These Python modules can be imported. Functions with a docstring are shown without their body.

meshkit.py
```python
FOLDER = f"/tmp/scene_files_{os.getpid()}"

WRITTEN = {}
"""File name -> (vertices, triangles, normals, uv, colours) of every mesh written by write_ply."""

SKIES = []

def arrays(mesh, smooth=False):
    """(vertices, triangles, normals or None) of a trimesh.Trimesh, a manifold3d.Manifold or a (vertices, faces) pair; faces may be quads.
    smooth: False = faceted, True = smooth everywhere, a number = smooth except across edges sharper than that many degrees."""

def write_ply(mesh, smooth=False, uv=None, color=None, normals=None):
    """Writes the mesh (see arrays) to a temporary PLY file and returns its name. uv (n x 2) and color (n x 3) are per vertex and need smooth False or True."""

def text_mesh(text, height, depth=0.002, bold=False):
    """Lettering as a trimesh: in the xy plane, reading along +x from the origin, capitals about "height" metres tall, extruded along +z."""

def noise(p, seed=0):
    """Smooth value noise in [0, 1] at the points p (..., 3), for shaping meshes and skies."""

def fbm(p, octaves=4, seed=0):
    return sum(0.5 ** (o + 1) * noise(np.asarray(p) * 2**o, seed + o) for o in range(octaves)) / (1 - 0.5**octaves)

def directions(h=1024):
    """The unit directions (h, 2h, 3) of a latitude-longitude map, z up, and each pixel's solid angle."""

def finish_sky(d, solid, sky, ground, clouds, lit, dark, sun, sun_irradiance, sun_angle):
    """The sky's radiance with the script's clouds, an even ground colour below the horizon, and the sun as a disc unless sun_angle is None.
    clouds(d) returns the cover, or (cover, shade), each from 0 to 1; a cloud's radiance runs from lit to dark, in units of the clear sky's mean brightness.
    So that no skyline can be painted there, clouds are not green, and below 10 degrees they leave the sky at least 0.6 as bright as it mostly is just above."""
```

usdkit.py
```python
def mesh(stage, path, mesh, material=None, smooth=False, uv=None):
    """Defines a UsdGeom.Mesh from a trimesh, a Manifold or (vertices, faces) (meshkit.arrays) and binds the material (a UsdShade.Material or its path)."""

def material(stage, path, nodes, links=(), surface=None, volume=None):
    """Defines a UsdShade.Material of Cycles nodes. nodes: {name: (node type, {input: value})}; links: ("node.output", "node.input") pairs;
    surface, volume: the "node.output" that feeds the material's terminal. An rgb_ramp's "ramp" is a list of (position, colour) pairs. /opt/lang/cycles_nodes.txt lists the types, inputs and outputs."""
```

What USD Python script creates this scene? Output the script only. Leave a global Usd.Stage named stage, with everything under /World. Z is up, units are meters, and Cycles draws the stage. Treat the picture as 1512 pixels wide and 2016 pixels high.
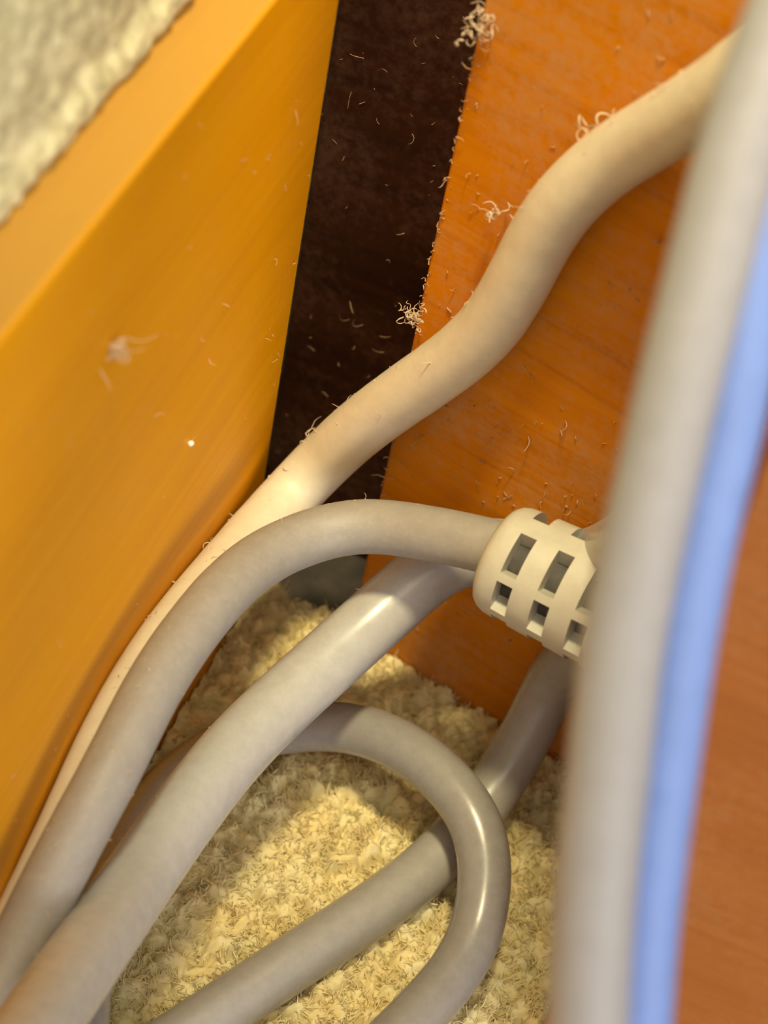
import math
import numpy as np
import trimesh
import manifold3d as m3
from scipy.interpolate import CubicSpline
from pxr import Usd, UsdGeom, UsdLux, UsdShade, Gf, Sdf, Vt
import usdkit
import meshkit

stage = Usd.Stage.CreateInMemory()
UsdGeom.SetStageUpAxis(stage, UsdGeom.Tokens.z)
UsdGeom.SetStageMetersPerUnit(stage, 1.0)
UsdGeom.Xform.Define(stage, '/World')
UsdGeom.Scope.Define(stage, '/World/Looks')
MM = 0.001
rng = np.random.default_rng(7)

# ------------------------------------------------------------------ camera
CAM = np.array([0.04474396, -0.14472454, 0.17603057])
RIGHT = np.array([0.91897426, 0.36696540, 0.14430075])
DOWN = np.array([0.36400713, -0.64878736, -0.66826176])
FWD = np.array([-0.15160844, 0.66664185, -0.72979690])
cam = UsdGeom.Camera.Define(stage, '/World/Camera')
cam.CreateHorizontalApertureAttr(36.0)
cam.CreateVerticalApertureAttr(48.0)
cam.CreateFocalLengthAttr(36.0 * 4400.0 / 1512.0)
cam.CreateClippingRangeAttr(Gf.Vec2f(0.01, 20.0))
cam.CreateFStopAttr(45.0)
cam.CreateFocusDistanceAttr(0.198)
cam.CreateExposureAttr(0.0)
cam.AddTransformOp().Set(Gf.Matrix4d(*RIGHT, 0, *(-DOWN), 0, *(-FWD), 0, *CAM, 1))

# ------------------------------------------------------------------ lights
def rect_light(name, at, target, w, h, color, intensity):
    l = UsdLux.RectLight.Define(stage, '/World/' + name)
    l.CreateWidthAttr(w); l.CreateHeightAttr(h)
    l.CreateColorAttr(Gf.Vec3f(*color)); l.CreateIntensityAttr(intensity)
    at, target = np.array(at, float), np.array(target, float)
    z = at - target; z /= np.linalg.norm(z)
    x = np.cross([0, 1, 0.001], z); x /= np.linalg.norm(x)
    y = np.cross(z, x)
    l.AddTransformOp().Set(Gf.Matrix4d(*x, 0, *y, 0, *z, 0, *at, 1))
    return l

TARGET = np.array([0.02, -0.03, 0.03])
def towards(az, el, dist):   # az: degrees from +x towards -y
    a, e = math.radians(az), math.radians(el)
    return TARGET + dist * np.array([math.cos(a) * math.cos(e), -math.sin(a) * math.cos(e), math.sin(e)])

def spot_light(name, at, target, radius, cone, soft, color, intensity):
    """An added sphere light whose soft cone limits the beam."""
    l = UsdLux.SphereLight.Define(stage, '/World/' + name)
    l.CreateRadiusAttr(radius); l.CreateColorAttr(Gf.Vec3f(*color)); l.CreateIntensityAttr(intensity)
    sh = UsdLux.ShapingAPI.Apply(l.GetPrim())
    sh.CreateShapingConeAngleAttr(cone); sh.CreateShapingConeSoftnessAttr(soft)
    at, target = np.array(at, float), np.array(target, float)
    z = at - target; z /= np.linalg.norm(z)
    x = np.cross([0, 1, 0.001], z); x /= np.linalg.norm(x)
    l.AddTransformOp().Set(Gf.Matrix4d(*x, 0, *np.cross(z, x), 0, *z, 0, *at, 1))

spot_light('added_warm_spot', (0.022, -0.110, 0.61), (0.025, 0.012, 0.03), 0.032, 8.0, 0.85, (1.0, 0.85, 0.48), 410.0)  # added unseen spot; its soft cone dims what lies nearer the camera
rect_light('ceiling_lamp', towards(66, 60, 1.6), TARGET, 0.5, 0.5, (1.0, 0.85, 0.52), 6.0)
rect_light('window_daylight', towards(38, 12, 2.2), TARGET, 0.8, 0.7, (1.0, 0.92, 0.84), 11.5)
dome = UsdLux.DomeLight.Define(stage, '/World/room_ambient')
dome.CreateColorAttr(Gf.Vec3f(0.95, 0.95, 1.0)); dome.CreateIntensityAttr(0.25)

# ------------------------------------------------------------------ helpers
used = {}
def numbered(path):
    k = used.get(path, -1) + 1
    used[path] = k
    return path if k == 0 else '%s_%03d' % (path, k)

def obj(name, mesh, mat, parent=None, smooth=False, kind=None, label=None, cat=None, group=None):
    base = parent.GetPath().pathString if parent is not None else '/World'
    p = usdkit.mesh(stage, numbered(base + '/' + name), mesh, mat, smooth=smooth).GetPrim()
    data(p, label, cat, group, kind)
    return p

def data(p, label=None, cat=None, group=None, kind=None):
    for k, v in (('label', label), ('category', cat), ('group', group), ('kind', kind)):
        if v:
            p.SetCustomDataByKey(k, v)

def thing(name, label, cat, at=(0, 0, 0), group=None):
    x = UsdGeom.Xform.Define(stage, numbered('/World/' + name))
    data(x.GetPrim(), label, cat, group)
    return x.GetPrim()

def box(x0, x1, y0, y1, z0, z1):
    b = trimesh.creation.box((x1 - x0, y1 - y0, z1 - z0))
    b.apply_translation(((x0 + x1) / 2, (y0 + y1) / 2, (z0 + z1) / 2))
    return b

def rounded_box(x0, x1, y0, y1, z0, z1, r, seg=12):
    c = []
    for x in (x0 + r, x1 - r):
        for y in (y0 + r, y1 - r):
            for z in (z0 + r, z1 - r):
                c.append(m3.Manifold.sphere(r, seg).translate((x, y, z)))
    m = m3.Manifold.batch_hull(c).to_mesh()
    return trimesh.Trimesh(m.vert_properties[:, :3], m.tri_verts, process=False)

def resample(pts, step):
    pts = np.asarray(pts, float)
    s = np.r_[0, np.cumsum(np.linalg.norm(np.diff(pts, axis=0), axis=1))]
    cs = CubicSpline(s, pts)
    n = max(4, int(s[-1] / step))
    return cs(np.linspace(0, s[-1], n))

def frames(P):
    T = np.gradient(P, axis=0)
    T /= np.linalg.norm(T, axis=1, keepdims=True)
    ref = np.array([0, 0, 1.0]) if abs(T[0, 2]) < 0.9 else np.array([1.0, 0, 0])
    N = [np.cross(T[0], ref)]
    N[0] /= np.linalg.norm(N[0])
    for t in T[1:]:
        v = N[-1] - t * np.dot(N[-1], t)
        N.append(v / np.linalg.norm(v))
    N = np.array(N)
    return T, N, np.cross(T, N)

def tube(pts, r, step=0.7 * MM, sides=28, wobble=0.0, seed=0):
    """A capped tube along the points (metres); r is a number or one radius per resampled point."""
    P = resample(pts, step)
    T, N, B = frames(P)
    n = len(P)
    a = np.linspace(0, 2 * np.pi, sides, endpoint=False)
    rr = np.full((n, 1), r) if np.ndim(r) == 0 else np.interp(np.linspace(0, 1, n), np.linspace(0, 1, len(r)), r)[:, None]
    ring = np.cos(a)[None, :, None] * N[:, None] + np.sin(a)[None, :, None] * B[:, None]
    if wobble:
        q = P[:, None] + ring * r
        rr = rr * (1 + wobble * (meshkit.fbm(q / (2.5 * MM), 3, seed) - 0.5))
    V = (P[:, None] + ring * rr[..., None]).reshape(-1, 3)
    i, j = np.meshgrid(np.arange(n - 1), np.arange(sides), indexing='ij')
    k = (j + 1) % sides
    A, Bq, Cq, D = i * sides + j, i * sides + k, (i + 1) * sides + k, (i + 1) * sides + j
    F = np.concatenate([np.stack([A, Bq, Cq], -1).reshape(-1, 3), np.stack([A, Cq, D], -1).reshape(-1, 3)])
    V = np.vstack([V, P[0], P[-1]])
    c0, c1 = len(V) - 2, len(V) - 1
    jj = np.arange(sides); kk = (jj + 1) % sides
    F = np.vstack([F, np.stack([np.full(sides, c0), kk, jj], -1), np.stack([np.full(sides, c1), (n - 1) * sides + jj, (n - 1) * sides + kk], -1)])
    return trimesh.Trimesh(V, F, process=False)

def fibres(starts, dirs, length, r, curl, gen, seg=6, sides=4, taper=0.35):
    """Many thin curly fibres as one mesh; arrays are per fibre."""
    n = len(starts)
    length = np.broadcast_to(length, n); r = np.broadcast_to(r, n)
    d = dirs / np.linalg.norm(dirs, axis=1, keepdims=True)
    P = [np.array(starts, float)]
    turn = gen.normal(0, 1, (n, 3)) * curl
    for k in range(seg):
        d = d + np.cross(turn + gen.normal(0, 0.5, (n, 3)) * curl, d) / seg * 1.6
        d /= np.linalg.norm(d, axis=1, keepdims=True)
        P.append(P[-1] + d * (length / seg)[:, None])
    P = np.stack(P, 1)
    return strands(P, r, sides, taper)

def strands(P, r, sides=5, taper=0.35, bulge=None):
    n, m = P.shape[:2]
    T = np.gradient(P, axis=1)
    T /= np.linalg.norm(T, axis=2, keepdims=True) + 1e-12
    ref = np.where(np.abs(T[..., 2:3]) < 0.8, np.array([0, 0, 1.0]), np.array([1.0, 0, 0]))
    N = np.cross(T, ref); N /= np.linalg.norm(N, axis=2, keepdims=True) + 1e-12
    B = np.cross(T, N)
    a = np.linspace(0, 2 * np.pi, sides, endpoint=False)
    t = np.linspace(0, 1, m)
    prof = (1 - (1 - taper) * t ** 2) if bulge is None else np.interp(t, np.linspace(0, 1, len(bulge)), bulge)
    rr = np.asarray(r).reshape(-1, 1, 1, 1) * prof[None, :, None, None]
    V = P[:, :, None] + rr * (np.cos(a)[:, None] * N[:, :, None] + np.sin(a)[:, None] * B[:, :, None])
    V = V.reshape(-1, 3)
    f0, i, j = np.meshgrid(np.arange(n), np.arange(m - 1), np.arange(sides), indexing='ij')
    b = f0 * m * sides; k = (j + 1) % sides
    A, Bq, Cq, D = b + i * sides + j, b + i * sides + k, b + (i + 1) * sides + k, b + (i + 1) * sides + j
    F = np.concatenate([np.stack([A, Bq, Cq], -1).reshape(-1, 3), np.stack([A, Cq, D], -1).reshape(-1, 3)])
    e = (np.arange(n) * m + m - 1) * sides                       # tip caps
    F = np.vstack([F] + [np.stack([e, e + q, e + q + 1], -1) for q in range(1, sides - 1)])
    return trimesh.Trimesh(V, F, process=False)

# ------------------------------------------------------------------ materials
def wood(name, yaw, stretch, ramp, rough, dust=0.0, dust_color=(0.50, 0.30, 0.17), spec=0.35, top_tone=None):
    """Grain runs along the direction at yaw degrees; stretch gives the noise scale along, across and up."""
    nodes = {
        'g': ('geometry', {}),
        'm0': ('mapping', {'rotation': (0, 0, math.radians(-yaw))}),
        'm1': ('mapping', {'scale': stretch}),
        'n1': ('noise_texture', {'scale': 1.0, 'detail': 6.0, 'roughness': 0.62, 'distortion': 0.6}),
        'm2': ('mapping', {'scale': (stretch[0] * 0.35, stretch[1] * 0.2, stretch[2] * 0.2), 'location': (3.1, 7.7, 1.3)}),
        'n2': ('noise_texture', {'scale': 1.0, 'detail': 3.0, 'roughness': 0.5, 'distortion': 0.4}),
        'mx': ('mix_float', {'fac': 0.42}),
        'r': ('rgb_ramp', {'ramp': ramp}),
        'd1': ('noise_texture', {'scale': 900.0, 'detail': 5.0, 'roughness': 0.75}),
        'd2': ('noise_texture', {'scale': 75.0, 'detail': 2.0, 'roughness': 0.6}),
        'dm': ('math', {'math_type': 'multiply'}),
        'dr': ('map_range', {'from_min': 0.22, 'from_max': 0.40, 'to_min': 0.0, 'to_max': dust, 'clamp': True}),
        'mix': ('mix_color', {'b': dust_color}),
        'b': ('bump', {'strength': 0.25, 'distance': 0.0001}),
        'p': ('principled_bsdf', {'roughness': rough, 'specular_ior_level': spec}),
    }
    links = [('g.position', 'm0.vector'), ('m0.vector', 'm1.vector'), ('m1.vector', 'n1.vector'), ('m0.vector', 'm2.vector'), ('m2.vector', 'n2.vector'),
             ('n1.fac', 'mx.a'), ('n2.fac', 'mx.b'), ('mx.result', 'r.fac'), ('g.position', 'd1.vector'), ('g.position', 'd2.vector'),
             ('d1.fac', 'dm.value1'), ('d2.fac', 'dm.value2'), ('dm.value', 'dr.value'), ('dr.result', 'mix.fac'), ('r.color', 'mix.a'),
             ('mix.result', 'p.base_color'), ('n1.fac', 'b.height'), ('b.normal', 'p.normal')]
    if top_tone:                              # a second tone mixed in on what faces upward
        nodes.update({'sx': ('separate_xyz', {}), 'sr': ('map_range', {'from_min': 0.5, 'from_max': 1.0, 'to_min': 0.0, 'to_max': 0.75, 'clamp': True}), 'sm': ('mix_color', {'b': top_tone})})
        links.remove(('mix.result', 'p.base_color'))
        links += [('g.true_normal', 'sx.vector'), ('sx.z', 'sr.value'), ('sr.result', 'sm.fac'), ('mix.result', 'sm.a'), ('sm.result', 'p.base_color')]
    return usdkit.material(stage, '/World/Looks/' + name, nodes, links, surface='p.BSDF')

def plastic(name, color, rough, spot=0.06, coat=0.0, dusty=0.0, dust_color=(0.62, 0.55, 0.44), sss=0.0):
    c = np.array(color)
    nodes = {
        'g': ('geometry', {}),
        'n': ('noise_texture', {'scale': 700.0, 'detail': 4.0, 'roughness': 0.7}),
        'r': ('rgb_ramp', {'ramp': [(0.3, tuple(c * (1 - spot))), (0.7, tuple(np.minimum(c * (1 + spot), 1)))]}),
        'd': ('noise_texture', {'scale': 1600.0, 'detail': 6.0, 'roughness': 0.8}),
        'dr': ('map_range', {'from_min': 0.5, 'from_max': 0.72, 'to_min': 0.0, 'to_max': dusty, 'clamp': True}),
        'mix': ('mix_color', {'b': dust_color}),
        'rr': ('map_range', {'from_min': 0.3, 'from_max': 0.7, 'to_min': rough - 0.05, 'to_max': rough + 0.08}),
        'b': ('bump', {'strength': 0.12, 'distance': 0.00008}),
        'p': ('principled_bsdf', {'coat_weight': coat, 'coat_roughness': 0.2, 'subsurface_weight': sss, 'subsurface_scale': 0.0012, 'subsurface_radius': (1.0, 0.8, 0.6)}),
    }
    links = [('g.position', 'n.vector'), ('n.fac', 'r.fac'), ('g.position', 'd.vector'), ('d.fac', 'dr.value'), ('dr.result', 'mix.fac'), ('r.color', 'mix.a'),
             ('mix.result', 'p.base_color'), ('n.fac', 'rr.value'), ('rr.result', 'p.roughness'), ('d.fac', 'b.height'), ('b.normal', 'p.normal')]
    return usdkit.material(stage, '/World/Looks/' + name, nodes, links, surface='p.BSDF')

def fuzzy(name, c0, c1, scale, through=0.0):
    nodes = {
        'g': ('geometry', {}),
        'n': ('noise_texture', {'scale': scale, 'detail': 3.0, 'roughness': 0.6}),
        'v': ('math', {'math_type': 'multiply_add', 'value2': 0.3}),
        'r': ('rgb_ramp', {'ramp': [(0.30, c0), (0.75, c1)]}),
        'p': ('principled_bsdf', {'roughness': 0.9, 'specular_ior_level': 0.15, 'sheen_weight': 0.15, 'sheen_roughness': 0.5}),
        't': ('translucent_bsdf', {}),
        'x': ('mix_closure', {'fac': through}),
    }
    links = [('g.position', 'n.vector'), ('g.random_per_island', 'v.value1'), ('n.fac', 'v.value3'), ('v.value', 'r.fac'), ('r.color', 'p.base_color'),
             ('r.color', 't.color'), ('p.BSDF', 'x.closure1'), ('t.BSDF', 'x.closure2')]
    return usdkit.material(stage, '/World/Looks/' + name, nodes, links, surface='x.closure' if through else 'p.BSDF')

M_BASE = wood('varnished_baseboard_wood', 90, (22, 850, 850), [(0.28, (0.74, 0.315, 0.001)), (0.50, (0.82, 0.36, 0.0015)), (0.75, (0.88, 0.41, 0.003))], 0.45, dust=0.06, spec=0.12, top_tone=(0.40, 0.235, 0.06))
M_PANEL = wood('desk_veneer', -13.3, (45, 900, 900), [(0.28, (0.46, 0.150, 0.001)), (0.50, (0.66, 0.225, 0.0012)), (0.75, (0.76, 0.285, 0.0025))], 0.55, dust=0.75, dust_color=(0.60, 0.30, 0.12), spec=0.14)
M_SIDE = wood('desk_side_veneer', 0, (45, 900, 700), [(0.28, (0.33, 0.110, 0.028)), (0.50, (0.40, 0.14, 0.036)), (0.75, (0.46, 0.17, 0.05))], 0.5, dust=0.2)
M_DARK = wood('shade_dark_wood', 0, (40, 500, 500), [(0.28, (0.014, 0.0032, 0.0008)), (0.6, (0.042, 0.010, 0.0018))], 0.6, dust=0.6, dust_color=(0.11, 0.05, 0.03), spec=0.15)  # shade inside the gap is put into this dark brown
M_CREAM = plastic('cream_cable_vinyl', (0.74, 0.68, 0.54), 0.42)
M_ARC = plastic('dusty_grey_cable_vinyl', (0.31, 0.292, 0.272), 0.50, dusty=0.4, dust_color=(0.45, 0.41, 0.34))
M_THICK = plastic('glossy_pale_cable_vinyl', (0.44, 0.43, 0.415), 0.28, coat=0.2)
M_GREY = plastic('glossy_grey_cable_vinyl', (0.27, 0.256, 0.24), 0.26, coat=0.2)
M_UNDER = plastic('pale_grey_cable_vinyl', (0.33, 0.312, 0.29), 0.30, coat=0.2)
M_RELIEF = plastic('strain_relief_vinyl', (0.53, 0.51, 0.43), 0.42)
M_CORE = plastic('dark_core_vinyl', (0.055, 0.048, 0.043), 0.6, spot=0.5)  # core coloured darker than the sleeve around it
M_WHITE = plastic('white_lead_vinyl', (0.38, 0.365, 0.38), 0.45)
M_BLUE = plastic('pale_blue_side_light', (0.20, 0.31, 0.72), 0.45)  # blue light on the white cord, put into a colour
M_PILE = fuzzy('carpet_pile', (0.95, 0.78, 0.38), (0.98, 0.91, 0.58), 260.0, 0.22)
M_BACKING = fuzzy('shade_dark_backing', (0.035, 0.03, 0.024), (0.07, 0.058, 0.045), 400.0)  # colour darkened to carry the shade on the bare gap floor
M_LINT = fuzzy('lint', (0.55, 0.40, 0.27), (0.75, 0.62, 0.46), 900.0)
M_DUST = fuzzy('panel_dust', (0.50, 0.28, 0.13), (0.62, 0.42, 0.24), 900.0)
M_CRUMB = plastic('white_crumb', (0.85, 0.82, 0.74), 0.4)
M_WALL = usdkit.material(stage, '/World/Looks/stippled_plaster', {
    'g': ('geometry', {}), 'n': ('noise_texture', {'scale': 620.0, 'detail': 4.0, 'roughness': 0.65}),
    'r': ('rgb_ramp', {'ramp': [(0.38, (0.52, 0.48, 0.28)), (0.62, (0.82, 0.78, 0.50))]}),
    'b': ('bump', {'strength': 0.5, 'distance': 0.0005}),
    'p': ('principled_bsdf', {'roughness': 0.75, 'specular_ior_level': 0.25})},
    [('g.position', 'n.vector'), ('n.fac', 'r.fac'), ('r.color', 'p.base_color'), ('n.fac', 'b.height'), ('b.normal', 'p.normal')], surface='p.BSDF')

# ------------------------------------------------------------------ the setting
obj('floor', box(-0.02, 0.60, -0.60, 0.03, -0.016, -0.0055), M_BACKING, kind='structure')

# stippled plaster wall: a relief grid, fine where it is seen, coarse elsewhere
BT = 5.5 * MM                         # baseboard thickness
ys = np.unique(np.r_[np.linspace(-0.60, -0.075, 40), np.arange(-0.075, 0.0, 0.00033), np.linspace(0, 0.030, 20)])
zs = np.unique(np.r_[np.linspace(-0.006, 0.070, 10), np.arange(0.070, 0.135, 0.00033), np.linspace(0.135, 0.60, 30)])
Yg, Zg = np.meshgrid(ys, zs, indexing='ij')
q = np.stack([(Yg * 0.67 - Zg * 0.73) / (1.7 * MM), (Yg * 0.73 + Zg * 0.67) / (0.9 * MM), 0 * Yg], -1)   # stippled with a dragged brush
rel = meshkit.fbm(q, 3, 3)
rel = np.clip((rel - 0.47) * 3.6, 0, 1) * 0.30 * MM
bead = np.exp(-((Zg - 0.0840) / 0.0016) ** 2) * 0.9 * MM       # the paint bead along the baseboard
xg = -BT - 0.00015 + rel + bead
V = np.stack([xg, Yg, Zg], -1).reshape(-1, 3)
ny, nz = len(ys), len(zs)
i, j = np.meshgrid(np.arange(ny - 1), np.arange(nz - 1), indexing='ij')
A = i * nz + j
F = np.concatenate([np.stack([A, A + nz, A + nz + 1], -1).reshape(-1, 3), np.stack([A, A + nz + 1, A + 1], -1).reshape(-1, 3)])
obj('wall_left', (V, F), M_WALL, smooth=True, kind='structure')
obj('wall_back', box(-BT - 0.01, 0.60, 0.0175, 0.0275, -0.006, 0.60), M_WALL, kind='structure')
obj('baseboard_left', rounded_box(-BT, 0.0, -0.60, -0.0018, -0.006, 0.0828, 0.5 * MM), M_BASE, smooth=35, kind='structure')
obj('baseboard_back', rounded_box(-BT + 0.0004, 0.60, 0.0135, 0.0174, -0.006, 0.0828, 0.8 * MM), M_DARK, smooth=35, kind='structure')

# carpet pile: soft clumps of yarn, their tops frayed into short fibres
gen = np.random.default_rng(11)
CELL = 2.3 * MM
seeds = np.stack(np.meshgrid(np.arange(-2, 77), np.arange(-76, 8), indexing='ij'), -1).reshape(-1, 2) * CELL
seeds = seeds + gen.uniform(-0.48, 0.48, seeds.shape) * CELL
seed_h = gen.normal(0, 0.42, len(seeds)) * MM
from scipy.spatial import cKDTree
tree = cKDTree(seeds)
def pile_top(xy):
    """Height of the clumped surface of the pile at the points xy."""
    warp = np.stack([meshkit.fbm(np.c_[xy / (1.7 * MM), np.full(len(xy), 2.0)], 3, 3), meshkit.fbm(np.c_[xy / (1.7 * MM), np.full(len(xy), 7.0)], 3, 5)], -1) - 0.5
    d, k = tree.query(xy + warp * 1.9 * MM, 2)
    gap = np.clip((d[:, 1] - d[:, 0]) / CELL, 0, 1)
    dome_ = np.sqrt(np.clip(1 - (d[:, 0] / (0.85 * CELL)) ** 2, 0, 1))
    h = -2.7 * MM + dome_ * 1.7 * MM + seed_h[k[:, 0]] + np.minimum(gap, 0.35) / 0.35 * 0.6 * MM
    return h + (meshkit.fbm(np.c_[xy / (0.55 * MM), np.full(len(xy), 5.0)], 3, 9) - 0.5) * 1.0 * MM
def inside(x, y):                           # clear of the baseboard, the desk and its side; gap floor left bare and dark
    pd = 0.2295 * (x - 0.0114) + 0.9733 * y
    return (x > 0.0001) & ~((x > 0.0106) & (pd > -0.0001)) & (y < 0.0012)
def pile_patch(x0, x1, y0, y1, gs):
    gx, gy = np.arange(x0, x1, gs), np.arange(y0, y1, gs)
    GX, GY = np.meshgrid(gx, gy, indexing='ij')
    H = pile_top(np.c_[GX.ravel(), GY.ravel()]).reshape(GX.shape)
    nx_, ny_ = GX.shape
    ii, jj = np.meshgrid(np.arange(nx_ - 1), np.arange(ny_ - 1), indexing='ij')
    keep = inside(GX, GY)
    keep = (keep[:-1, :-1] & keep[1:, :-1] & keep[:-1, 1:] & keep[1:, 1:]).ravel()
    q0 = (ii * ny_ + jj).ravel()[keep]
    t = trimesh.Trimesh(np.stack([GX, GY, H], -1).reshape(-1, 3), np.concatenate([np.stack([q0, q0 + ny_, q0 + ny_ + 1], -1), np.stack([q0, q0 + ny_ + 1, q0 + 1], -1)]), process=False)
    t.remove_unreferenced_vertices()
    return t
surf = trimesh.util.concatenate([pile_patch(0, 0.0664, -0.105, 0.0134, 0.22 * MM), pile_patch(0.066, 0.17, -0.170, 0.0134, 0.5 * MM), pile_patch(0, 0.0664, -0.170, -0.1046, 0.5 * MM)])
nfib = 56000
xy = np.stack([gen.uniform(0.0003, 0.066, nfib), gen.uniform(-0.105, 0.0125, nfib)], -1)
far = np.stack([gen.uniform(0.0003, 0.17, 60000), gen.uniform(-0.170, 0.0125, 60000)], -1)          # thinner beyond the frame
xy = np.vstack([xy, far[(far[:, 0] > 0.066) | (far[:, 1] < -0.105)][:26000]])
xy = xy[inside(xy[:, 0], xy[:, 1] + 0.0004)]
e = 0.25 * MM
h0 = pile_top(xy)
sl_ = np.stack([(pile_top(xy + (e, 0)) - h0) / e, (pile_top(xy + (0, e)) - h0) / e], -1)
lean = np.stack([meshkit.fbm(np.c_[xy / (3 * MM), np.full(len(xy), 1.0)], 2, 13), meshkit.fbm(np.c_[xy / (3 * MM), np.full(len(xy), 9.0)], 2, 15)], -1) - 0.5
dirs = np.c_[-np.clip(sl_, -1.5, 1.5) * 0.45 + lean * 4.0, np.full(len(xy), 0.75)] + gen.normal(0, 0.30, (len(xy), 3))
st = np.c_[xy, h0 - 0.25 * MM]
fib = fibres(st, dirs, gen.uniform(0.7, 1.8, len(xy)) * MM, gen.uniform(0.05, 0.10, len(xy)) * MM, 0.6, gen, seg=4, sides=3, taper=0.5)
fv = fib.vertices.copy()
pd = 0.2295 * (fv[:, 0] - 0.0114) + 0.9733 * fv[:, 1]
push = np.where(fv[:, 0] > 0.0100, np.maximum(pd + 0.1 * MM, 0), 0)
fv[:, 0] -= push * 0.2295; fv[:, 1] -= push * 0.9733
fv[:, 0] = np.maximum(fv[:, 0], 0.05 * MM)
fib.vertices = fv
pile = trimesh.util.concatenate([surf, fib])
floor = stage.GetPrimAtPath('/World/floor')
obj('carpet_pile', pile, M_PILE, floor, smooth=True, kind='stuff', label='cream tufted carpet pile')

# ------------------------------------------------------------------ desk
desk = thing('desk', 'orange brown wooden desk with dusty veneered back panel behind the cables', 'desk')
c, s = math.cos(math.radians(-13.27)), math.sin(math.radians(-13.27))
pb = rounded_box(0.0, 0.090, 0.0, 0.0065, -0.004, 0.106, 0.35 * MM)
pb.apply_transform(np.array([[c, -s, 0, 0.0110], [s, c, 0, 0.00012], [0, 0, 1, 0], [0, 0, 0, 1]]))
obj('back_panel', pb, M_PANEL, desk, smooth=35)
obj('leg', rounded_box(0.0442, 0.0672, -0.038, -0.0125, -0.004, 0.106, 0.6 * MM), M_SIDE, desk, smooth=35, label='redder square leg nearer the camera')

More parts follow.
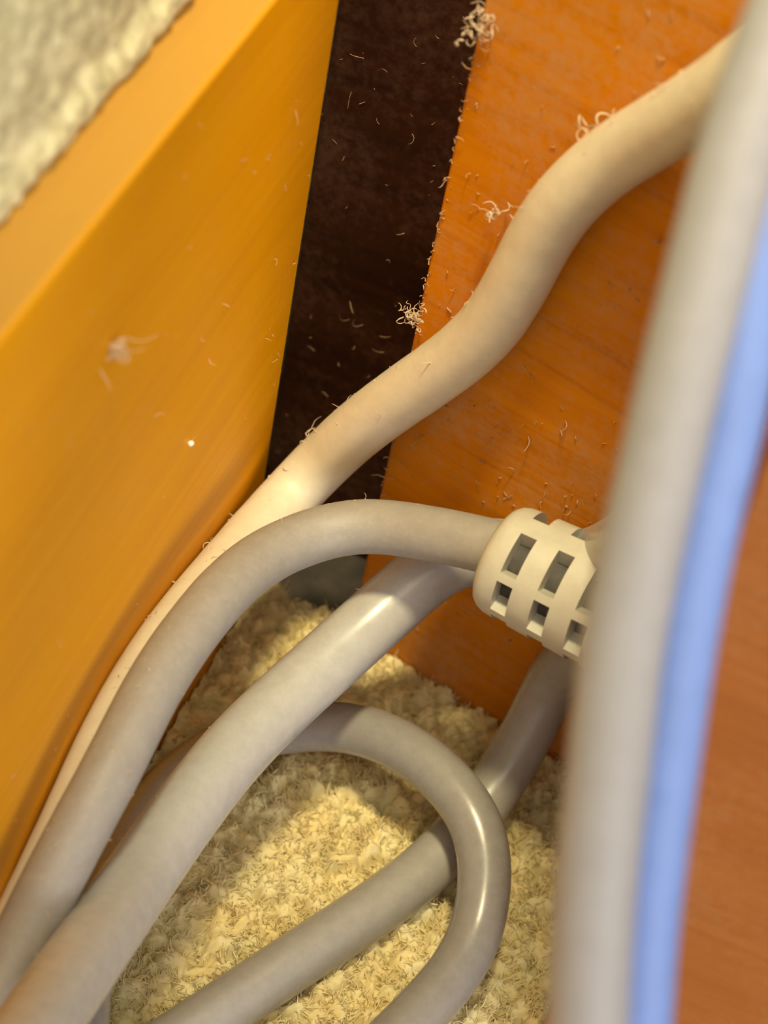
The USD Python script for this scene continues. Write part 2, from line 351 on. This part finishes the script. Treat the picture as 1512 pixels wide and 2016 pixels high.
# ------------------------------------------------------------------ cables (centre lines in millimetres)
PATHS = {
    'cream': [(65.6, -20.18, 136.98), (55.3, -17.24, 122.51), (46.15, -14.64, 109.65), (38.14, -12.35, 98.4), (37.22, -12.57, 95.97), (36.17, -12.24, 93.16), (35, -11.74, 90.21), (33.65, -11.07, 87.12), (32.09, -10.18, 83.87), (30.29, -9.07, 80.48), (28.29, -7.82, 76.99), (26.2, -6.7, 73.49), (24.29, -6.11, 70.11), (22.66, -5.88, 66.65), (21.4, -5.64, 62.86), (20.55, -5.41, 58.79), (19.77, -5.19, 54.57), (18.67, -4.94, 50.23), (16.99, -4.62, 45.92), (14.79, -4.24, 41.69), (12.37, -3.86, 37.46), (9.92, -3.46, 33.02), (7.54, -3.09, 28.28), (5.49, -3.45, 23.97), (4.04, -5.65, 21.47), (3.26, -9.77, 21.09), (2.97, -15.01, 22.1), (2.86, -20.48, 23.6), (2.8, -25.69, 24.98), (2.78, -30.42, 25.91), (2.78, -34.62, 26.26), (2.8, -38.29, 26), (2.83, -41.53, 25.21), (2.87, -44.45, 24.01), (2.89, -47.19, 22.6), (2.88, -49.83, 21.07), (2.82, -52.38, 19.44), (2.69, -54.86, 17.72), (2.51, -57.26, 15.88), (2.27, -59.58, 13.91), (2, -61.87, 11.89), (1.73, -64.16, 9.86), (1.46, -66.45, 7.82), (3.05, -80.04, 2.75), (3.05, -92.54, 2.75), (3.05, -106.95, 2.75)],
    'arc': [(27.52, -14.62, 34.84), (25.51, -14.43, 34.36), (23.47, -14.1, 33.64), (21.4, -13.8, 32.83), (19.33, -13.55, 32.01), (17.25, -13.38, 31.18), (15.21, -13.45, 30.46), (13.27, -13.88, 29.88), (11.5, -14.75, 29.41), (9.94, -16.07, 29.11), (8.6, -17.81, 29.09), (7.51, -19.98, 29.37), (6.72, -22.54, 29.92), (6.19, -25.27, 30.55), (5.83, -27.93, 30.99), (5.6, -30.47, 31.25), (5.42, -32.92, 31.4), (5.3, -35.28, 31.49), (5.23, -37.56, 31.47), (5.21, -39.72, 31.34), (5.25, -41.8, 31.11), (5.32, -43.8, 30.79), (5.4, -45.72, 30.42), (5.44, -47.61, 30.02), (5.43, -49.41, 29.52), (5.35, -51.05, 28.81), (5.24, -52.58, 27.94), (5.12, -54.1, 27.07), (5.02, -55.61, 26.21), (4.9, -57.05, 25.22), (4.76, -58.4, 24.09), (4.63, -59.75, 22.96), (4.51, -61.21, 22.02), (4.43, -62.75, 21.27), (4.38, -64.34, 20.62), (4.36, -65.95, 20.05), (4.38, -67.55, 19.47), (4.4, -69.09, 18.8), (4.45, -70.59, 18.06), (4.53, -72.05, 17.26), (5.3, -84.96, 13.64), (6.02, -97.58, 10.6), (6.85, -112.14, 7.1)],
    'thick': [(38.45, -37.28, 119.56), (38.46, -35.8, 114.78), (38.47, -34.32, 110.01), (38.91, -34.52, 107.76), (38.97, -34.34, 105.23), (38.79, -34.11, 102.59), (38.52, -33.84, 99.84), (38.3, -33.49, 96.94), (38.24, -33, 93.83), (38.33, -32.37, 90.51), (38.46, -31.55, 86.92), (38.57, -30.56, 83.06), (38.69, -29.49, 78.98), (38.82, -28.21, 74.56), (38.96, -26.57, 69.62), (39.02, -24.72, 64.27), (38.85, -22.69, 58.48), (38.25, -20.24, 52.02), (36.94, -16.99, 44.65), (34.63, -12.98, 36.73), (31.43, -9.45, 30.48), (27.77, -7.29, 27.05), (24.16, -6.52, 25.26), (21.12, -7.54, 23.73), (18.99, -9.82, 22.13), (17.44, -12.61, 20.59), (16.03, -15.61, 19.29), (14.69, -18.85, 18.35), (13.45, -22.33, 17.76), (12.31, -25.99, 17.48), (11.33, -29.79, 17.45), (10.58, -33.7, 17.58), (10.09, -37.66, 17.82), (9.75, -41.59, 18.11), (9.53, -45.52, 18.54), (9.49, -49.68, 19.53), (9.67, -54.21, 21.37), (9.93, -58.78, 23.55), (10.14, -63.04, 25.5), (10.31, -67.02, 27.2), (10.49, -70.8, 28.8), (10.69, -74.36, 30.16), (12.04, -88.94, 32.36), (13.41, -101.74, 34.19), (14.99, -116.51, 36.3)],
    'under': [(37.12, -22.03, 115.84), (36.94, -21.7, 110.85), (36.77, -21.37, 105.87), (36.95, -21.79, 103.7), (37.16, -21.83, 101.26), (37.41, -21.73, 98.67), (37.69, -21.47, 95.92), (37.99, -21.09, 93), (38.3, -20.68, 89.97), (38.61, -20.26, 86.84), (38.9, -19.84, 83.61), (39.18, -19.35, 80.21), (39.41, -18.62, 76.51), (39.63, -17.71, 72.53), (39.85, -16.8, 68.41), (40.11, -15.93, 64.17), (40.44, -15.06, 59.79), (40.76, -14.22, 55.25), (40.97, -13.33, 50.49), (40.96, -12.31, 45.38), (40.62, -11.26, 40.06), (39.87, -10.32, 34.75), (38.65, -9.5, 29.53), (37.01, -8.72, 24.34), (35.06, -8.07, 19.27), (33.49, -8.14, 14.68), (32.95, -9.48, 11), (32.61, -11.64, 8.18), (32.09, -14.21, 5.95), (31.47, -17.15, 4.24), (30.65, -20.37, 3.03), (29.56, -23.73, 2.25), (28.22, -27.13, 1.84), (26.68, -30.48, 1.65), (25.02, -33.74, 1.58), (23.33, -36.91, 1.55), (21.68, -40.01, 1.49), (20.06, -43.04, 1.37), (18.47, -45.99, 1.2), (16.89, -48.87, 1.02), (15.34, -51.73, 0.86), (13.88, -54.57, 0.7), (16.06, -68.49, 2.6), (19.79, -80.93, 2.6), (24.09, -95.29, 2.6)],
    'loop': [(10.07, -101.86, 4.62), (10.07, -86.86, 4.62), (10.07, -73.86, 4.62), (10.07, -61.86, 4.62), (9.66, -59.77, 5.01), (8.85, -57.54, 5), (7.84, -55.23, 4.8), (6.77, -52.81, 4.49), (5.83, -50.25, 4.11), (5.05, -47.56, 3.68), (4.39, -44.77, 3.24), (3.82, -41.91, 2.78), (3.39, -39.02, 2.4), (3.13, -36.17, 2.17), (3.1, -33.35, 2.05), (3.34, -30.61, 2.03), (3.89, -27.97, 2.11), (4.73, -25.47, 2.27), (5.87, -23.15, 2.53), (7.33, -21.16, 2.92), (9.17, -19.68, 3.55), (11.3, -18.69, 4.44), (13.58, -18.06, 5.49), (15.99, -17.84, 6.63), (18.53, -18.06, 7.76), (21.09, -18.63, 8.72), (23.6, -19.46, 9.4), (26, -20.46, 9.77), (28.27, -21.62, 9.88), (30.36, -22.95, 9.73), (32.14, -24.47, 9.21), (33.52, -26.16, 8.35), (34.5, -28, 7.36), (35.17, -30.02, 6.41), (35.55, -32.18, 5.59), (35.55, -34.49, 4.99), (35.19, -36.87, 4.59), (34.59, -39.25, 4.35), (33.86, -41.61, 4.2), (33.09, -43.91, 4.08), (32.26, -46.15, 3.94), (31.37, -48.29, 3.74), (30.39, -50.32, 3.47), (36.87, -61.38, 2.57), (44.94, -71.56, 2.45), (54.26, -83.3, 2.45)],
    'front_white': [(35.73, -33.8, 125.76), (36.26, -37.41, 122.35), (36.79, -41.03, 118.94), (36.96, -42.21, 117.82), (37.09, -43.4, 116.71), (37.17, -44.6, 115.6), (37.23, -45.8, 114.49), (37.27, -47, 113.39), (37.31, -48.2, 112.28), (37.36, -49.4, 111.17), (37.44, -50.6, 110.06), (37.55, -51.79, 108.95), (37.71, -52.97, 107.84), (37.9, -54.15, 106.72), (38.11, -55.32, 105.61), (38.32, -56.5, 104.49), (38.53, -57.67, 103.37), (38.73, -58.85, 102.25), (38.95, -60, 101.12), (39.17, -61.12, 99.95), (39.4, -62.2, 98.76), (39.64, -63.28, 97.55), (39.88, -64.36, 96.34), (40.13, -65.45, 95.13), (40.39, -66.53, 93.92), (40.67, -67.61, 92.71), (40.98, -68.7, 91.51), (41.34, -69.82, 90.34), (41.74, -70.95, 89.21), (42.17, -72.07, 88.09), (42.6, -73.19, 86.94), (43.03, -74.27, 85.76), (43.45, -75.33, 84.55), (43.89, -76.39, 83.32), (44.34, -77.44, 82.1), (44.82, -78.48, 80.87), (45.32, -79.52, 79.64), (45.85, -80.55, 78.41), (46.39, -81.58, 77.18), (46.95, -82.61, 75.95), (47.51, -83.64, 74.71), (48.07, -84.68, 73.48), (54.47, -96.78, 59.56), (61.68, -110.41, 43.87), (71.52, -129, 22.47)],
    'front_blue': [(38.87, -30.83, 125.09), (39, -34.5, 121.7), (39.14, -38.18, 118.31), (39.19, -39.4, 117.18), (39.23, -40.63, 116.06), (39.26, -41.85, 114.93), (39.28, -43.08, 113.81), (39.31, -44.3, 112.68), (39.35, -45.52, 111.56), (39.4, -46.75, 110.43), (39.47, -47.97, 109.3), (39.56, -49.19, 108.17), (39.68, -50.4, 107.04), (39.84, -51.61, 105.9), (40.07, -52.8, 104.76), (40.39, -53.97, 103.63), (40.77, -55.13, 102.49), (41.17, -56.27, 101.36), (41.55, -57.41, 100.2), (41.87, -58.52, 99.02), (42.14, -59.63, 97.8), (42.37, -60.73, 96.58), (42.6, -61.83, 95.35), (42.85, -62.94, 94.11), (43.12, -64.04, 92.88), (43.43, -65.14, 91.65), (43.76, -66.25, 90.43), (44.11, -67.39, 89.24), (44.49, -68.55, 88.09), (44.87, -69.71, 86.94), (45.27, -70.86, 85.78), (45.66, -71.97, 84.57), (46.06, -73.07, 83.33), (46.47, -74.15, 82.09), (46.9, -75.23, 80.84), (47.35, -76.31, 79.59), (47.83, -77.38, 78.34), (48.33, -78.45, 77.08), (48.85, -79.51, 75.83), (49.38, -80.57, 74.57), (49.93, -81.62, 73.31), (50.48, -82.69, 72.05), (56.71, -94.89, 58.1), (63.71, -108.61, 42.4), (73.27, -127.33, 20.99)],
}
def path(k):
    return np.array(PATHS[k]) * MM

obj('cream_cable', tube(path('cream'), 2.75 * MM, wobble=0.03, seed=1), M_CREAM, smooth=True,
    label='cream cable crossing diagonally in front of the desk panel and down the baseboard', cat='cable')
arc = thing('grey_cable', 'dusty grey cable arching over the others into a ribbed strain relief', 'cable')
obj('cable_jacket', tube(path('arc'), 2.45 * MM, wobble=0.03, seed=2), M_ARC, arc, smooth=True)
obj('thick_cable', tube(path('thick'), 3.05 * MM, wobble=0.015, seed=3), M_THICK, smooth=True,
    label='thick glossy pale cable running diagonally on top of the bundle, passing under the arching cable', cat='cable')
obj('looped_cable', tube(path('loop'), 2.45 * MM, wobble=0.015, seed=4), M_GREY, smooth=True,
    label='glossy grey cable curling in a rounded loop over the carpet', cat='cable')
obj('carpet_cable', tube(path('under'), 2.6 * MM, wobble=0.015, seed=5), M_UNDER, smooth=True,
    label='grey cable lying on the carpet and passing straight under the loop', cat='cable')
cord = thing('foreground_cord', 'blurred white cord hanging closest to the camera at right, blue side light modelled as a second strand', 'cord')
obj('white_lead', tube(path('front_white'), 2.15 * MM), M_WHITE, cord, smooth=True, label='white lead')
obj('blue_side_light', tube(path('front_blue'), 1.75 * MM), M_BLUE, cord, smooth=True, label='pale blue strand standing for light on the cord side')  # strand added to carry the blue light along the cord flank

# strain relief on the arching cable
def solid(m):
    k = m.to_mesh()
    return trimesh.Trimesh(k.vert_properties[:, :3], k.tri_verts, process=False)
R0 = np.array([0.02582, -0.01522, 0.03449]); R1 = np.array([0.03734, -0.01707, 0.03520])
ax = (R1 - R0) / np.linalg.norm(R1 - R0)
front = -FWD - ax * np.dot(-FWD, ax); front /= np.linalg.norm(front)
up = np.cross(ax, front)
MAT = np.eye(4); MAT[:3, 0], MAT[:3, 1], MAT[:3, 2], MAT[:3, 3] = front, up, ax, R0
L = 13.6
prof = [(0, -0.4), (2.6, -0.4), (3.7, -0.25), (4.35, 0.1), (4.72, 0.55), (4.95, 1.2), (5.05, 2.5), (5.35, 9), (5.45, 13.2), (5.2, L), (0, L)]
sleeve = m3.CrossSection([prof]).revolve(96)
cut = []
pitch, gap0, gw = 3.60, 2.95, 1.52
slots = [(54, 150), (-14, 30), (-60, -23), (-112, -72), (-164, -122), (160, 190)]      # degrees round the sleeve
for g in range(3):
    zc = gap0 + pitch * g
    for hi, lo in [(-p, -q) for p, q in slots]:
        aa = np.radians(np.linspace(lo, hi, 12))
        poly = [(8 * math.cos(t), 8 * math.sin(t)) for t in aa] + [(3.3 * math.cos(t), 3.3 * math.sin(t)) for t in aa[::-1]]
        cut.append(m3.CrossSection([poly]).extrude(gw).translate((0, 0, zc - gw / 2)))
sleeve = sleeve - m3.Manifold.batch_boolean(cut, m3.OpType.Add)
sl = solid(sleeve); sl.apply_scale(MM); sl.apply_transform(MAT)
relief = obj('strain_relief', sl, M_RELIEF, arc, smooth=28, label='ribbed cream strain relief with slots')
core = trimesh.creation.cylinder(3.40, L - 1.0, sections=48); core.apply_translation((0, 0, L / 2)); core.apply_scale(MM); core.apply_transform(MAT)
obj('slot_core', core, M_CORE, relief, smooth=35, label='dark core seen through the slots')
pb = rounded_box(-3.4, 3.4, -4.4, 4.4, L - 0.4, L + 3.2, 1.0)
pb.apply_scale(MM); pb.apply_transform(MAT)
obj('plug_body', pb, M_RELIEF, arc, smooth=35)

# ------------------------------------------------------------------ lint, dust and crumbs
def ball_of_fibres(at, n, size, length, r, seed, up):
    g = np.random.default_rng(seed)
    st = np.array(at) * MM + g.normal(0, size * 0.35, (n, 3)) * MM
    d = g.normal(0, 1, (n, 3)) + np.array(up) * 1.2
    return fibres(st, d, g.uniform(0.6, 1.2, n) * length * MM, g.uniform(0.7, 1.2, n) * r * MM, 3.4, g, seg=14, sides=5)

PN = np.array([-0.2295, -0.9733, 0.0])     # out of the desk panel
PD = np.array([0.9733, -0.2295, 0.0])      # along it to the right
def on_panel(a, z, out=0.1):
    return np.array([0.0114, 0, 0]) + PD * a * MM + np.array([0, 0, z * MM]) + PN * out * MM

obj('lint_tuft', ball_of_fibres((22.4, -4.4, 71.6), 8, 1.0, 4.2, 0.085, 21, (0, -0.1, 0.6)), M_LINT, smooth=True,
    label='curly lint standing on top of the cream cable', cat='lint')
obj('lint_tuft', ball_of_fibres((16.3, -2.4, 59.2), 12, 0.6, 1.9, 0.07, 22, (-0.3, -0.3, 0.6)), M_LINT, smooth=True,
    label='small pale lint knot at the left edge of the cream cable, against the panel', cat='lint')
obj('lint_tuft', ball_of_fibres((11.3, -0.8, 75.0), 24, 1.3, 2.8, 0.065, 23, (-0.3, -0.3, 0.3)), M_LINT, smooth=True,
    label='lint tuft clinging to the top left edge of the desk panel', cat='lint')
obj('lint_tuft', ball_of_fibres((11.2, -1.6, 44.6), 26, 1.2, 2.2, 0.06, 24, (-0.3, -0.3, 0.6)), M_LINT, smooth=True,
    label='lint tuft where the cream cable crosses the dark gap', cat='lint')
obj('lint_tuft', ball_of_fibres((0.35, -42.0, 68.7), 14, 1.0, 4.0, 0.05, 25, (0.1, 0, 0)), M_LINT, smooth=True,
    label='faint swirl of lint stuck on the baseboard face', cat='lint')
cr = trimesh.creation.icosphere(2, 0.26 * MM)
cr.vertices *= (1 + 0.25 * (meshkit.fbm(cr.vertices / (0.2 * MM), 2, 5) - 0.5))[:, None]
cr.apply_translation((0.00022, -0.0243, 0.0433))
obj('white_crumb', cr, M_CRUMB, smooth=True, label='tiny white crumb stuck on the baseboard face', cat='crumb')

g = np.random.default_rng(31)
n = 420
a = g.uniform(0.2, 38, n); z = np.abs(g.normal(0, 1, n)) * 34 + 3
st = np.array([on_panel(x, y, 0.06) for x, y in zip(a, z)])
d = PD * g.normal(0, 1, (n, 1)) + np.array([0, 0, 1]) * g.normal(0, 1, (n, 1)) + PN * g.uniform(0, 0.35, (n, 1))
dust = [fibres(st, d, g.gamma(2.0, 0.33, n) * MM, g.uniform(0.035, 0.085, n) * MM, 1.3, g, seg=6, sides=4)]
n = 170                                     # fuzz along the panel's left edge
z = g.uniform(12, 90, n)
st = np.array([on_panel(g.uniform(-0.35, 0.25), y, 0.0) for y in z])
d = -PD * g.uniform(0.2, 1.2, (n, 1)) + np.array([0, 0, 1]) * g.normal(0, 0.8, (n, 1)) + PN * g.normal(0, 0.5, (n, 1))
dust.append(fibres(st, d, g.gamma(2.0, 0.30, n) * MM, g.uniform(0.04, 0.08, n) * MM, 1.5, g, seg=6, sides=4))
obj('panel_dust', trimesh.util.concatenate(dust), M_DUST, smooth=True, kind='stuff', label='dust fibres scattered over the desk panel and its left edge', cat='dust')

def dust_on_cable(key, r, n, seed, lo, hi, length, up):
    g = np.random.default_rng(seed)
    P = resample(path(key), 0.5 * MM)
    T, N, B = frames(P)
    k = g.integers(int(lo * len(P)), int(hi * len(P)), n)
    v = g.normal(0, 0.6, (n, 3)) + np.array(up)
    v -= T[k] * (v * T[k]).sum(1, keepdims=True)
    v /= np.linalg.norm(v, axis=1, keepdims=True)
    st = P[k] + v * r * 0.985
    return fibres(st, v + g.normal(0, 0.9, (n, 3)), g.gamma(2.0, length / 2, n) * MM, g.uniform(0.03, 0.07, n) * MM, 1.5, g, seg=6, sides=4)
UPIMG = -DOWN
LEFTUP = -DOWN * 0.8 - RIGHT * 0.6
obj('cable_dust', trimesh.util.concatenate([
    dust_on_cable('cream', 2.75 * MM, 170, 41, 0.12, 0.7, 0.6, LEFTUP),
    dust_on_cable('arc', 2.45 * MM, 120, 42, 0.05, 0.9, 0.4, UPIMG),
    dust_on_cable('thick', 3.05 * MM, 25, 43, 0.4, 0.95, 0.3, LEFTUP)]), M_LINT, smooth=True, kind='stuff', label='fine dust fibres clinging to the tops of the cables', cat='dust')
n = 90
st = np.stack([np.full(n, 0.00004), g.uniform(-0.055, -0.003, n), g.uniform(0.008, 0.080, n)], -1)
d = np.stack([g.uniform(0, 0.2, n), g.normal(0, 1, n), g.normal(0, 1, n)], -1)
obj('baseboard_dust', fibres(st, d, g.gamma(2.0, 0.35, n) * MM, g.uniform(0.02, 0.05, n) * MM, 1.2, g, seg=6, sides=4), M_DUST, smooth=True,
    kind='stuff', label='sparse pale dust fibres on the orange baseboard face', cat='dust')
n = 80
st = np.stack([g.uniform(-0.005, 0.010, n), np.full(n, 0.0134), g.uniform(0.005, 0.080, n)], -1)
d = np.stack([g.normal(0, 1, n), -g.uniform(0, 0.5, n), g.normal(0, 1, n)], -1)
obj('gap_dust', fibres(st, d, g.gamma(2.0, 0.4, n) * MM, g.uniform(0.015, 0.035, n) * MM, 0.8, g, seg=6, sides=4), M_DUST, smooth=True,
    kind='stuff', label='dust fibres on the back baseboard inside the gap', cat='dust')
